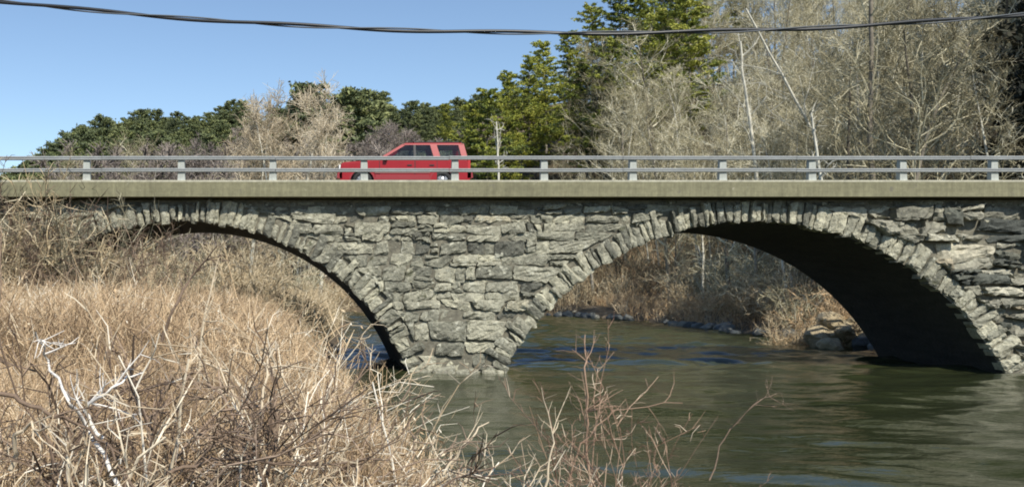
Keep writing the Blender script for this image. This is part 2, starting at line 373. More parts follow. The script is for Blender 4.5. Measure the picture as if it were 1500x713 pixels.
# arch rings: thin slabs on edge, of uneven length
EXT = {}
for ci in (0, 1):
    RI, ZC = RIS[ci], ZCS[ci]; mb = MB(); a0 = math.asin(HS[ci]/RI)+.09; a = -a0
    prof = []
    while a < a0:
        da = (U(.11, .30))/RI; ro = RI + U(.46, .92)
        if ci == 1 and a > .1: da *= 1.25; ro += .08
        # keep the two rings apart above the pier
        a1 = min(a+da, a0)
        ri = RI+U(-.03, .04)
        am = (a+a1)/2
        q = []
        for (rr, aa) in ((ri, a), (ri, a1), (ro, a1), (ro, a)):
            q.append((XC[ci]+rr*math.sin(aa), min(ZC+rr*math.cos(aa), 5.56)))
        tn = random.choice([.2,.5,.65,.75,.85,.88])+U(-.06,.02)
        stone(mb, q, YF-.04+U(-.09,.07), depth=.5, rnd=U(.02,.05), gap=U(.002,.032), tint=tn, rough=.026)
        prof.append((a, a1, ro)); a = a1
    EXT[ci] = prof
    under(mb.build('arch_ring', 'stone'))
def ro_at(ci, a):
    for a0, a1, ro in EXT[ci]:
        if a0 <= a <= a1: return ro
    return RIS[ci]+.68
def exts(ci, z, sgn):
    """x of the ring's outer edge at height z"""
    RO = RIS[ci]+.68; r = RO
    for _ in range(3):
        x = arch_x(ci, z, r, sgn); a = math.atan2(x-XC[ci], z-ZCS[ci]); r = ro_at(ci, a)*.35+RO*.65
    return arch_x(ci, z, r, sgn)
def fill(mb, xa, xb, za, zb, style, zone):
    """one course between edge functions xa(z), xb(z): upright joints, only the end stones cut to the arch"""
    L0, L1 = xa(za), xa(zb); R0, R1 = xb(za), xb(zb)
    lo, hi = min(L0, L1), max(R0, R1); il, ir = max(L0, L1), min(R0, R1)
    if max(R0-L0, R1-L1) < .12: return
    h = zb-za; cuts = []
    if ir-il > .35:
        x = il+U(.05,.5)
        while x < ir-.12:
            cuts.append(x); x += U(.22, 1.25)*(1 if h > .25 else 1.4)+(.3 if za < 1.7 else 0) if style == 0 else U(.3, 1.9)
    ends = [(L0, L1)]+[(c-U(-.05,.05), c+U(-.05,.05)) for c in cuts]+[(R0, R1)]
    dm = .05 if style == 0 else .10; drift = [0]+[U(-dm,dm) for _ in cuts]+[0]        # the bed joints wander a little
    for i in range(len(ends)-1):
        (b0, t0), (b1, t1) = ends[i], ends[i+1]
        lb, rb, lt, rt = (b0, za+drift[i]), (b1, za+drift[i+1]), (t0, zb+drift[i]*.6), (t1, zb+drift[i+1]*.6)
        if style == 0:
            tn = float(np.clip(.12+rng.beta(2.6, 2.0)*.80, 0, .9))
            if U(0,1) < .001: tn = .93
            if U(0,1) < .07: tn = .06
            yo = YF+U(-.05,.07); gp = U(.000,.018) if U(0,1) < .75 else U(.02,.05); rn = U(.010,.032); ro = .030
            if U(0,1) < .05: yo += .10
        else:
            tn = float(np.clip(rng.beta(2.0, 1.7), 0, 1)); yo = YF+U(-.28,.02); gp = U(.01,.05); rn = U(.02,.06); ro = .045
            if (b0+b1)/2 < 21 and za > 3.2: tn = min(.84, tn*.5+.42)
            if U(0,1) < .02: continue
        wd = max(b1-b0, t1-t0)
        if h > .28 and U(0,1) < (.45 if za > 1.7 else .1) and wd < 1.1:      # two thin stones in place of one
            k = U(.3,.7); ml = (lb[0]+(lt[0]-lb[0])*k, za+h*k+U(-.04,.04)); mr = (rb[0]+(rt[0]-rb[0])*k, za+h*k+U(-.04,.04))
            stone(mb, [lb, rb, mr, ml], yo, rnd=rn, gap=gp, tint=tn, rough=ro); stone(mb, [ml, mr, rt, lt], yo+U(-.05,.05), rnd=rn, gap=gp, tint=float(np.clip(tn+U(-.3,.3),0,.92)), rough=ro)
        else: stone(mb, [lb, rb, rt, lt], yo, rnd=rn, gap=gp, tint=tn, rough=ro, tl=.04 if style == 0 else .12, depth=.6 if style else .35)
def courses(z0, z1, lo, hi):
    zs = [z0]
    while zs[-1] < z1-.12: zs.append(min(zs[-1]+U(lo, hi), z1))
    zs[-1] = z1; return zs
# pier between the arches (and the spandrel above it)
mb = MB(); zs = courses(-.45, 1.7, .36, .60)[:-1]+courses(1.7, ZT, .20, .48)
for za, zb in zip(zs[:-1], zs[1:]):
    fill(mb, lambda z: exts(0, z, 1) if z < 5.55 else XC[0], lambda z: exts(1, z, -1) if z < 5.55 else XC[1], za, zb, 0, 'mid')
under(mb.build('spandrel_masonry', 'stone'))
# left shoulder
mb = MB(); zs = courses(-.2, ZT, .22, .46)
for za, zb in zip(zs[:-1], zs[1:]):
    fill(mb, lambda z: XL, lambda z: exts(0, z, -1) if z < 5.55 else XC[0], za, zb, 0, 'mid')
under(mb.build('spandrel_masonry', 'stone'))
# right shoulder: large loose dry-laid stones
mb = MB(); zs = courses(-.6, ZT, .16, .58)
for za, zb in zip(zs[:-1], zs[1:]):
    fill(mb, lambda z: exts(1, z, 1) if z < 5.55 else XC[1], lambda z: XR, za, zb, 1, 'mid')
wing = under(mb.build('spandrel_masonry', 'drystone')); wing['label'] = 'loose brown and grey dry-laid masonry'
# recessed levelling stones under the deck, tinted dark to deepen its shadow
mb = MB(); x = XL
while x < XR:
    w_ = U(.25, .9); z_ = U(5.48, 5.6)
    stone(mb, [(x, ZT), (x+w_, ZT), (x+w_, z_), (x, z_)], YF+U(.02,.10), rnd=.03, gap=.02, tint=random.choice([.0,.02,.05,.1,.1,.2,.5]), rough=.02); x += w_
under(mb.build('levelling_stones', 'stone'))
# pier footing stones
mb = MB(); x = 3.68
while x < 6.58:
    w_ = U(.5, .9); w_ = min(w_, 6.63-x+.01); stone(mb, [(x,-.5),(x+w_,-.5),(x+w_,U(.10,.2)),(x,U(.08,.2))], YF-.16, depth=.5, rnd=.07, gap=.02, tint=U(.45,.85), rough=.02); x += w_+.001
    if 6.63-x < .15: break
under(mb.build('footing', 'stone'))
# concrete deck slab
mb = MB()
def slab(mb, x0, x1, y0, y1, z0, z1, n):
    for i in range(n):
        a = x0+(x1-x0)*i/n; b2 = x0+(x1-x0)*(i+1)/n
        mb.box(a, b2-.012, y0+U(-.004,.004), y1, z0, z1+U(-.004,.004))
mb.box(XL, XR, YF-.50, YF+.35, 5.66, 6.13)
under(mb.build('deck_edge', 'concrete'))
mb = MB(); mb.box(XL, XR, YB-.20, YB+.45, 5.615, 6.13); under(mb.build('deck_edge', 'concrete'))
mb = MB(); mb.box(XL, XR, YF+.352, YB-.202, 5.615, 5.95); under(mb.build('deck_slab', 'concrete'))
mb = MB(); mb.box(XL, XR, YF-.49, YF-.02, 6.132, 6.19); under(mb.build('kerb', 'kerb'))
mb = MB(); mb.box(XL, XR, YB+.10, YB+.47, 6.132, 6.175); under(mb.build('kerb', 'concrete'))
# the road, crowned, running on past the bridge at both ends
mb = MB(); yr0, yr1 = YF+.36, YB-.21; ym = (yr0+yr1)/2
xr = [-400, -120, -60, XL, -10, 5, 20, XR, 60, 120, 400]
for a, b2 in zip(xr[:-1], xr[1:]):
    mb.add([(a,yr0,6.02),(b2,yr0,6.02),(b2,ym,6.2),(a,ym,6.2),(a,yr1,6.02),(b2,yr1,6.02)], [(0,1,2,3),(3,2,5,4)])
tag(mb.build('road', 'asphalt', smooth=False), kind='structure')
mb = MB()
for yy in (ym-.12, ym+.04): mb.add([(-60,yy,6.203),(60,yy,6.203),(60,yy+.08,6.203),(-60,yy+.08,6.203)], [(0,1,2,3)])
tag(mb.build('road_marking', 'paint'), kind='structure')
mb = MB()
for sx in (1, -1):      # embankment shoulders under the road past the masonry
    for a, b2 in ((34.8, 60), (60, 120), (120, 400)):
        x0, x1 = (a, b2) if sx > 0 else (-b2+15.6, -a+15.6)
        mb.box(x0, x1-.01, yr0-1.2, yr1+1.2, 4.5, 6.0)
tag(mb.build('road_embankment', 'ground'), kind='structure')

# ------------------------------------------------------------------ railings
def railing(yc, label, z0=6.19, xs_=None, side=1):
    r = empty('bridge_railing', (5, yc, z0)); tag(r, label, 'railing')
    pos = [ (px-PX)/45.0 for px in (129-138*3, 129-138*2, 129-138, 129, 267, 400, 533, 665, 795, 924, 1055, 1185, 1317, 1450, 1583, 1716, 1850)] if xs_ is None else xs_
    pm = None
    for i, x in enumerate(pos):
        if pm is None:
            pb = MB(); h = .80
            v = []
            for (z, hw, hd) in ((0,.14,.13),(.05,.12,.10),(h-.05,.10,.085),(h,.08,.065)):
                v += [(-hw,-hd,z),(hw,-hd,z),(hw,hd,z),(-hw,hd,z)]
            f = []
            for k in range(3):
                for j in range(4): f.append((k*4+j, k*4+(j+1)%4, k*4+4+(j+1)%4, k*4+4+j))
            f += [(3,2,1,0),(12,13,14,15)]
            pb.add(v, f); pm = pb.mesh('post', 'post')
        o = bpy.data.objects.new('post', pm); COL.objects.link(o); o.parent = r; o.location = (x-5, 0, 0); o.rotation_euler = (0, R_(U(-.7,.7)), R_(U(-3,3)))
    x0, x1 = pos[0]-1.5, pos[-1]+1.5
    for nm, zc, hh in (('top_rail', .735, .13), ('middle_rail', .345, .125)):
        rb = MB()      # a shallow beam with rolled edges, in lengths
        nseg = 9
        for k in range(nseg):
            a = x0+(x1-x0)*k/nseg; b2 = x0+(x1-x0)*(k+1)/nseg-.015; dz = U(-.006,.006)
            prof = [(-.5,.0),(-.42,-.035),(-.2,-.045),(0,-.02),(.2,-.045),(.42,-.035),(.5,.0),(.5,.02),(-.5,.02)]
            v = []
            for xx in (a, b2):
                for (pz, py) in prof: v.append((xx-5, side*(-.125+py), zc+dz+pz*hh))
            n = len(prof); rb.add(v, [(j, (j+1)%n, (j+1)%n+n, j+n) for j in range(n)])
        rb.build(nm, 'rail', r)
    return r
railing(YF-.12, 'pale two-rail railing on posts along the near bridge edge, before the red car')
railing(YB+.26, 'two-rail metal railing on the far edge of the bridge, behind the red car', side=-1)

# ------------------------------------------------------------------ the red car (front towards -x)
CX, CY = 1.40+2.365, 35.2
car = empty('parked_car', (CX, CY, 6.195)); car.name = 'car'
tag(car, 'red boxy four-wheel-drive wagon driving left over the stone bridge', 'car')
LC = 4.73
def lx(v): return v-LC/2
def arc(cx, r, a0, a1, n, cz=.36): return [(cx+r*math.cos(R_(a0+(a1-a0)*i/n)), cz+r*math.sin(R_(a0+(a1-a0)*i/n))) for i in range(n+1)]
out_ = [(0.03,.42),(0.0,.62),(.03,.80),(.06,1.0),(.16,1.06),(.7,1.10),(1.38,1.16),(2.5,1.165),(4.58,1.17),(4.66,1.05),(4.69,.80),(4.73,.76),(4.73,.50),(4.66,.40)]
out_ += [(4.16,.36)] + arc(3.70,.43,0,180,12) + [(3.27,.33),(2.2,.31),(1.28,.33)] + arc(.82,.43,0,180,12) + [(.25,.38)]
def body_from(outline, halfw, name, m, inset=.05):
    bm = bmesh.new(); vs_ = [bm.verts.new((lx(p[0]), -halfw, p[1])) for p in outline]
    f = bm.faces.new(vs_); r = bmesh.ops.extrude_face_region(bm, geom=[f])
    bmesh.ops.translate(bm, vec=(0, 2*halfw, 0), verts=[v for v in r['geom'] if isinstance(v, bmesh.types.BMVert)])
    bmesh.ops.recalc_face_normals(bm, faces=bm.faces)
    ed = [e for e in bm.edges if abs(e.verts[0].co.y-e.verts[1].co.y) < 1e-5 and min(e.verts[0].co.z, e.verts[1].co.z) > .74]
    if inset: bmesh.ops.bevel(bm, geom=ed, offset=inset, segments=3, affect='EDGES', profile=.6)
    bmesh.ops.triangulate(bm, faces=[f_ for f_ in bm.faces if len(f_.verts) > 4])
    me = bpy.data.meshes.new(name); bm.to_mesh(me); bm.free(); me.materials.append(M[m])
    o = bpy.data.objects.new(name, me); COL.objects.link(o); o.parent = car; return o
body_from(out_, .88, 'body', 'red')
# cab: pillars, roof, panes
def P3(x, z, s):    # on the leaning cab side
    k = (z-1.16)/.58; return (lx(x), s*(.85-.15*k), z)
def sideprism(mb, pts, s, th=.04, proud=0):
    n = len(pts); v = []
    for (x, z) in pts:
        p = P3(x, z, s); v.append((p[0], p[1]+s*proud, p[2]))
    for (x, z) in pts:
        p = P3(x, z, s); v.append((p[0], p[1]+s*(proud-th), p[2]))
    mb.add(v, [(i, (i+1)%n, (i+1)%n+n, i+n) for i in range(n)])
    for i in range(1, n-1): mb.add([v[0], v[i], v[i+1], v[n], v[n+i], v[n+i+1]], [(0,1,2),(5,4,3)])
mb = MB()
for s in (-1, 1):
    sideprism(mb, [(1.34,1.15),(1.50,1.15),(2.40,1.70),(2.30,1.74)], s)
    sideprism(mb, [(3.42,1.15),(3.66,1.15),(3.52,1.70),(3.28,1.70)], s)
    sideprism(mb, [(4.42,1.15),(4.63,1.15),(4.50,1.74),(4.30,1.70)], s)
    sideprism(mb, [(2.28,1.70),(4.46,1.70),(4.48,1.745),(2.30,1.745)], s)
mb.add([(lx(2.26),-.70,1.715),(lx(4.50),-.70,1.72),(lx(4.50),.70,1.72),(lx(2.26),.70,1.715),
        (lx(2.42),-.60,1.785),(lx(4.40),-.60,1.79),(lx(4.40),.60,1.79),(lx(2.42),.60,1.785)],
       [(0,1,5,4),(1,2,6,5),(2,3,7,6),(3,0,4,7),(4,5,6,7),(3,2,1,0)])
mb.build('cab', 'red', car)
mb = MB()
for s in (-1, 1): sideprism(mb, [(2.68,1.15),(2.76,1.15),(2.76,1.70),(2.68,1.70)], s)
mb.build('door_pillar', 'black', car)
def pane(name, pts, s):
    mb = MB(); sideprism(mb, pts, s, th=.008, proud=-.012); return mb.build(name, 'glass', car)
for s in (-1, 1):
    pane('side_window', [(1.50,1.155),(2.68,1.155),(2.68,1.70),(2.40,1.70)], s)
    pane('side_window', [(2.76,1.155),(3.42,1.155),(3.28,1.70),(2.76,1.70)], s)
    pane('side_window', [(3.66,1.155),(4.42,1.155),(4.30,1.70),(3.52,1.70)], s)
mb = MB(); mb.add([(lx(1.38),-.80,1.165),(lx(1.38),.80,1.165),(lx(2.30),.68,1.73),(lx(2.30),-.68,1.73)], [(0,1,2,3)]); mb.build('windscreen', 'glass', car)
mb = MB(); mb.add([(lx(4.625),-.80,1.165),(lx(4.625),.80,1.165),(lx(4.485),.68,1.72),(lx(4.485),-.68,1.72)], [(3,2,1,0)]); mb.build('rear_window', 'glass', car)
for s in (-1, 1):
    for x0, x1, nm in ((1.45,2.70,'door'),(2.73,3.50,'door')):
        mb = MB(); y0, y1 = sorted((s*.882, s*.894)); mb.prism([(lx(x0),.42),(lx(x1),.42) if nm else 0,(lx(x1),1.08),(lx(x0),1.08)], y0, y1); d = mb.build(nm, 'red', car)
        hb = MB(); y0, y1 = sorted((s*.893, s*.925)); hb.box(lx(x1-.26), lx(x1-.10), y0, y1, .93, .965); hb.build('door_handle', 'black', d)
    mb = MB(); y0, y1 = sorted((s*.875, s*.8835))
    for x0, x1 in ((1.432,1.45),(2.70,2.73),(3.50,3.52)): mb.box(lx(x0), lx(x1), y0, y1, .42, 1.10)
    mb.build('door_seam', 'black', car)
    mb = MB(); sideprism(mb, [(1.46,1.13),(4.46,1.13),(4.45,1.165),(1.48,1.165)], s, th=.02, proud=.012); mb.build('window_trim', 'black', car)
    mb = MB(); y0, y1 = sorted((s*.895, s*.915)); mb.box(lx(1.27), lx(3.25), y0, y1, .66, .76); mb.build('moulding', 'trim', car)
    mb = MB(); y0, y1 = sorted((s*.86, s*.915)); mb.box(lx(1.30), lx(3.22), y0, y1, .30, .42); mb.build('sill', 'black', car)
    mb = MB(); y0, y1 = sorted((s*.86, s*.902)); mb.box(lx(1.29), lx(3.23), y0, y1, .422, .61); mb.build('lower_door_shade', 'darkred', car)  # darker red strip painting the shade of the inward-tapering lower doors
    mb = MB(); y0, y1 = sorted((s*.88, s*1.04)); mb.box(lx(1.60), lx(1.72), y0, y1, 1.10, 1.24); mb.build('wing_mirror', 'darkred', car)
    for cx in (.82, 3.70):     # flares
        mb = MB(); o1 = arc(cx,.43,0,180,12); o2 = arc(cx,.485,0,180,12); y0, y1 = sorted((s*.85, s*.905))
        for i in range(12): mb.prism([(lx(o1[i][0]),o1[i][1]),(lx(o2[i][0]),o2[i][1]),(lx(o2[i+1][0]),o2[i+1][1]),(lx(o1[i+1][0]),o1[i+1][1])], y0, y1)
        mb.build('wheel_arch', 'darkred', car)
    mb = MB(); mb.box(lx(-.01), lx(.06), min(s*.52,s*.83), max(s*.52,s*.83), .80, .97); mb.build('headlight', 'lamp_clear', car)
    mb = MB(); mb.box(lx(4.62), lx(4.705), min(s*.72,s*.885), max(s*.72,s*.885), .78, 1.14); mb.build('tail_light', 'lamp_red', car)
mb = MB(); mb.box(lx(-.03), lx(.05), -.45, .45, .80, .98); mb.build('grille', 'black', car)
mb = MB(); mb.prism([(lx(-.09),.50),(lx(.10),.46),(lx(.10),.70),(lx(-.06),.70)], -.88, .88); mb.build('bumper', 'darkred', car)
mb = MB(); mb.prism([(lx(4.60),.48),(lx(4.80),.50),(lx(4.78),.72),(lx(4.60),.72)], -.88, .88); mb.build('bumper', 'darkred', car)
for cx in (2.45, 3.25):      # seats in the cab, low enough to see through above them
    for sy in (-.40, .40):
        mb = MB(); mb.prism([(lx(cx-.40),.80),(lx(cx+.15),.80),(lx(cx+.12),.98),(lx(cx-.40),1.0)], sy-.26, sy+.26)
        mb.prism([(lx(cx+.02),.80),(lx(cx+.18),.80),(lx(cx+.30),1.32),(lx(cx+.18),1.34)], sy-.24, sy+.24)
        mb.prism([(lx(cx+.20),1.30),(lx(cx+.30),1.30),(lx(cx+.33),1.47),(lx(cx+.24),1.47)], sy-.12, sy+.12); mb.build('seat', 'seat', car)
for s in (-1, 1):
    mb = MB(); y0, y1 = sorted((s*.56, s*.60)); mb.box(lx(2.75), lx(4.35), y0, y1, 1.755, 1.83); mb.build('roof_rack', 'black', car)
for cx in (.82, 3.70):
    for s in (-1, 1):
        wmb = MB(); n = 28; prof = [(.22,-.10),(.33,-.11),(.36,-.07),(.365,.0),(.36,.07),(.33,.11),(.22,.10)]; v = []; f = []
        for i in range(n):
            a = 2*math.pi*i/n
            for (r, yy) in prof: v.append((r*math.cos(a), yy, r*math.sin(a)))
        k = len(prof)
        for i in range(n):
            for j in range(k): f.append((i*k+j, i*k+(j+1)%k, ((i+1)%n)*k+(j+1)%k, ((i+1)%n)*k+j))
        wmb.add(v, f); wh = wmb.build('wheel', 'rubber', car, smooth=True); wh.location = (lx(cx), s*.78, .365)
        rb = MB(); v = [(0, s*.06, 0)]
        for i in range(n): a = 2*math.pi*i/n; v += [(.09*math.cos(a), s*.075, .09*math.sin(a)), (.225*math.cos(a), s*(.09 if (i//2)%3 else .04), .225*math.sin(a))]
        for i in range(n):
            j = (i+1)%n; rb.add([v[0], v[1+2*i], v[1+2*j]], [(0,1,2)]); rb.add([v[1+2*i], v[2+2*i], v[2+2*j], v[1+2*j]], [(0,1,2,3)])
        rb.build('rim', 'alloy', wh)
mb = MB(); mb.box(lx(.3), lx(4.4), -.7, .7, .30, .62); mb.build('chassis', 'black', car)

# ------------------------------------------------------------------ overhead cable and its poles (outside the frame)
cable = empty('overhead_cable', (4.4, 15, 6.73)); tag(cable, 'black overhead cable sagging across the sky in front of the trees', 'cable')
xsC = np.linspace(-26, 33, 300); zC = .0060*(xsC-4.4)**2
pts = np.stack([xsC-4.4, .012*np.sin(xsC*1.9), zC+.020*np.cos(xsC*1.9)], 1)
mb = MB(); tubes(mb, [(pts, np.full(300, .027), .5)], 8); mb.build('bundle', 'cable', cable, True)
pts2 = np.stack([xsC-4.4, -.022*np.sin(xsC*1.9), zC+.026*np.cos(xsC*1.9+3)], 1)
mb = MB(); tubes(mb, [(pts2, np.full(300, .012), .5)], 6); mb.build('messenger_wire', 'steel', cable, True)
for x, lab in ((-26, 'wooden utility pole on the left bank carrying the sagging cable'), (33, 'wooden utility pole on the right bank carrying the sagging cable')):
    zt = 6.73+.0060*(x-4.4)**2; zb = hz(x, 15)-.4
    p = empty('utility_pole', (x, 15.2, zb)); tag(p, lab, 'utility pole')
    mb = MB(); tubes(mb, [(np.array([(0,0,0),(0,0,(zt-zb)/2),(0,0,zt-zb+.9)]), np.array([.17,.15,.12]), .5)], 10); mb.build('shaft', 'pole', p, True)
    mb = MB(); mb.box(-.06,.06,-.22,-.10,zt-zb-.10,zt-zb+.10); mb.build('bracket', 'steel', p)

# ------------------------------------------------------------------ bare trees
def bare_tree(H=15, r0=.18, limbs=20, sub=7, tw=7, spread=.55, lean=(0,0), tmin=.25, trunkmat='bark', crownmat='bare', name='bare_tree', twr=.011, k2=4, wob=.05, upb=.12, pale=False):
    tp, _ = wander((0,0,0), (lean[0], lean[1], 1), H, 9, wob, up=.06)
    tr = np.linspace(r0, r0*.16, 10); trunk = MB(); tubes(trunk, [(tp, tr, U(.2,.9))], 7)
    polys = []; fine = []
    for i in range(limbs):
        f = tmin+(1-tmin)*(i+U(0,1))/limbs; k = f*9; j = min(int(k), 8); p = tp[j]+(tp[j+1]-tp[j])*(k-j)
        az = i*2.4+U(-.5,.5); up = U(.3,1.1)
        L1 = H*U(.22,.40)*(1.15-f*.75)*spread*2
        d = (math.cos(az), math.sin(az), up); lp, ld = wander(p, d, L1, 5, .14, up=.10)
        rr = max(r0*.42*(1.1-f), .02); polys.append((lp, np.linspace(rr, rr*.3, 6), U(.2,.8)))
        for s in range(sub):
            m_ = U(.25,1)*5; jj = min(int(m_), 4); q = lp[jj]+(lp[jj+1]-lp[jj])*(m_-jj)
            d2 = norm(ld+rng.normal(0,.75,3)+np.array([0,0,.25])); L2 = L1*U(.28,.55)
            sp, sd = wander(q, d2, L2, 3, .16, up=.08); r2 = max(rr*.35, twr*1.3)
            polys.append((sp, np.linspace(r2, r2*.5, 4), U(.2,.95)))
            for t_ in range(tw):
                m2 = U(.2,1)*3; j2 = min(int(m2), 2); q2 = sp[j2]+(sp[j2+1]-sp[j2])*(m2-j2)
                d3 = norm(sd+rng.normal(0,.7,3)+np.array([0,0,.2])); L3 = U(.4,1.1)*(.6+H/22)
                tp3, td = wander(q2, d3, L3, 2, .2, up=.05); fine.append((tp3, np.linspace(twr, twr*.45, 3), U(.1,1)))
                for _ in range(k2):
                    q3 = tp3[1]+(tp3[2]-tp3[1])*U(-.8,1); e = norm(td+rng.normal(0,.8,3)); fine.append((np.array([q3, q3+e*U(.2,.5)*(.6+H/22)]), np.array([twr*.8, twr*.35]), U(.1,1)))
    if pale: polys = [(a, b2*1.25, .55+.45*c) for a, b2, c in polys]; fine = [(a, b2, c*.6) for a, b2, c in fine]
    crown = MB(); tubes(crown, polys, 4); tubes(crown, fine, 3)
    e = empty(name, (0,0,0)); trunk.build('trunk', trunkmat, e, True); crown.build('crown', crownmat, e)
    return e
def bush(H=2.5, stems=14, sub=7, tw=5, m='bare', name='bare_shrub', r=.014, arch=.25, spread=.6, twr=.006, wob=.13, tl=.35, k=3):
    st = []; fine = []
    for i in range(stems):
        az = U(0, 6.28); o_ = U(0,.2)*H*.3
        p = (math.cos(az)*o_, math.sin(az)*o_, -.1); L1 = H*U(.65,1.15)
        lp, ld = wander(p, (math.cos(az)*spread*U(.3,1.3), math.sin(az)*spread*U(.3,1.3), 1), L1, 7, wob, up=.05, droop=arch)
        rr = r*U(.6,1.3); st.append((lp, np.linspace(rr, rr*.4, 8), U(.1,1)))
        for s in range(sub):
            m_ = U(.15,1)*7; jj = min(int(m_), 6); q = lp[jj]+(lp[jj+1]-lp[jj])*(m_-jj)
            d2 = norm(norm(lp[jj+1]-lp[jj])+rng.normal(0,.65,3)+np.array([0,0,.15])); L2 = L1*U(.15,.38)
            sp, sd = wander(q, d2, L2, 3, .22); fine.append((sp, np.linspace(rr*.45, max(rr*.2, twr*.7), 4), U(.1,1)))
            for t_ in range(tw):
                m2 = U(.1,1)*3; j2 = min(int(m2), 2); q2 = sp[j2]+(sp[j2+1]-sp[j2])*(m2-j2); e = norm(sd+rng.normal(0,.75,3))
                e1 = q2+e*U(.3,.6)*tl*H*.4; e2 = e1+norm(e+rng.normal(0,.5,3))*tl*H*.2*U(.3,1); fine.append((np.array([q2, e1, e2]), np.array([twr, twr*.75, twr*.4]), U(.1,1)))
    e = empty(name, (0,0,0)); a = MB(); tubes(a, st, k+1); a.build('stems', m, e); b_ = MB(); tubes(b_, fine, k); b_.build('twigs', m, e)
    return e
def conifer(H=20, m='pine', name='pine_tree', rad=.20, base=.2, nb=70, cl=9, leaf=.34, droop=-.05, irregular=.4, blades=9, trunk_r=.25, fill_=1.0, power=.62):
    tp, _ = wander((0,0,0), (0,0,1), H, 8, .012); trunk = MB(); tubes(trunk, [(tp, np.linspace(trunk_r, .04, 9), .3)], 7)
    br = []; C = []; D_ = []; Tn = []
    for i in range(nb):
        f = base+(1-base)*(i/nb)**.85; az = i*2.399+U(-.4,.4); p = tp[min(int(f*8), 7)]*(1-(f*8-int(f*8)))+tp[min(int(f*8)+1, 8)]*(f*8-int(f*8)) if f < 1 else tp[-1]
        L1 = H*rad*((1-f)**power*1.05+.10)*U(1-irregular, 1+irregular*.5)*(1-.35*max(0,(base+.18-f)/.18))
        el = U(-.05,.35)+droop+.7*max(0, f-.75)*2
        lp, ld = wander(p, (math.cos(az), math.sin(az), el), L1, 4, .08, up=.03); br.append((lp, np.linspace(.05, .012, 5), .3))
        tb = U(-.25,.25)
        for c in range(max(3, int(cl*(.5+L1/(H*rad))))):
            m_ = (U(0,1)**.6)*4; jj = min(int(m_), 3); q = lp[jj]+(lp[jj+1]-lp[jj])*(m_-jj)
            q = q + rng.normal(0, 1, 3)*np.array([.28,.28,.12])*L1*.38*fill_; C.append(q); D_.append(norm(np.array([math.cos(az), math.sin(az), .5]))); Tn.append(tb+U(.2,.8))
    C = np.array(C); D_ = np.array(D_); Tn = np.array(Tn); n = len(C)
    # every clump is a spray of short needle blades
    cc = np.repeat(C, blades, 0) + rng.normal(0, leaf*.5, (n*blades, 3))*np.array([1,1,.55]); dd = np.repeat(D_, blades, 0)+rng.normal(0, .8, (n*blades, 3)); dd /= np.linalg.norm(dd, axis=1, keepdims=True)
    sd = np.cross(dd, rng.normal(0,1,(n*blades,3))); sd /= np.linalg.norm(sd, axis=1, keepdims=True)
    L_ = leaf*rng.uniform(.6,1.4,(n*blades,1)); Wd = leaf*rng.uniform(.16,.34,(n*blades,1))
    v = np.stack([cc-dd*L_*.5, cc+sd*Wd, cc+dd*L_*.6, cc-sd*Wd*.8], 1).reshape(-1,3); f = np.arange(len(v)).reshape(-1,4)
    tt = np.repeat(np.clip(np.repeat(Tn, blades)+rng.normal(0,.12,n*blades), 0, 1), 4)
    crown = MB(); crown.add(v, f, tt)
    e = empty(name, (0,0,0)); tubes(trunk, br, 4); trunk.build('trunk', 'bark', e); crown.build('crown', m, e); return e

USED = set(); HT = {}
def top(pr):
    if pr.name not in HT:
        HT[pr.name] = float(np.percentile(np.concatenate([np.array([v.co.z for v in c.data.vertices]) for c in kids(pr)]), 99.6))
    return HT[pr.name]
def place(proto, x, y, s=1, rz=None, label=None, cat=None, group=None, z=None, tilt=(0,0), name=None):
    first = proto.name not in USED; USED.add(proto.name)
    o = proto if first else copy_tree(proto, CH.setdefault(proto.name, kids(proto)))
    o.location = (x, y, hz(x, y)-.05 if z is None else z); o.rotation_euler = (tilt[0], tilt[1], U(0,6.28) if rz is None else rz); o.scale = (s*U(.92,1.08), s*U(.92,1.08), s)
    for k in ('label','category','group'):
        if k in o: del o[k]
    tag(o, label, cat, group); return o
CH = {}
def visible_px(x, y): return PX+F*x/y

# right wooded hillside: bare trees
BT = [bare_tree(H=U(13,17), r0=U(.14,.22), limbs=19, sub=6, tw=5, k2=2, twr=.016, pale=True, spread=.45) for _ in range(6)]
BTn = [bare_tree(H=14, r0=.12, limbs=15, sub=6, tw=6, k2=3, spread=.34, tmin=.3, trunkmat='pale_bark', name='pale_barked_tree', twr=.014) for _ in range(2)]
n = 0; tries = 0; pts_ = []
random.seed(11)
while n < 185 and tries < 14000:
    tries += 1
    y = 41+98*U(0,1)**1.25; px = U(690, 1640); x = (px-PX)/F*y
    d, s = sdist(np.array([x]), np.array([y])); d = d[0]
    if s[0] < 0 or d < 2.0 or d > 62 or x-SK*y < 12 or y < 41.5: continue
    if any((x-a)**2+(y-b2)**2 < 3.2 for a, b2 in pts_): continue
    if px < 820 and y > 118 and U(0,1) < .5: continue
    if px > 1470 and y < 64: continue
    if n > 150 and not (930 < px < 1300 and y > 105): continue
    pts_.append((x, y)); pale = U(0,1) < (.45 if px > 930 else .15)
    pr = random.choice(BTn if pale else BT); H_ = U(.6,1.12)
    # skyline falls away to the left
    ztop = hz(x, y)+top(pr)*H_; ylim = 128 if px < 720 else 128-(px-720)*.95
    lim = CZ+(PY-max(ylim, -300))/F*y
    if px < 860 and ztop > lim: H_ *= max(.3, (lim-hz(x, y))/(top(pr)*H_))
    place(pr, x, y, H_, label='pale-barked slender bare tree in the wooded hillside to the right' if pale else 'grey leafless tree in the dense wooded hillside to the right', cat='tree',
          group='pale bare trees on the right hillside' if pale else 'grey bare trees on the right hillside', tilt=(U(-.08,.08), U(-.10,.10)))
    n += 1
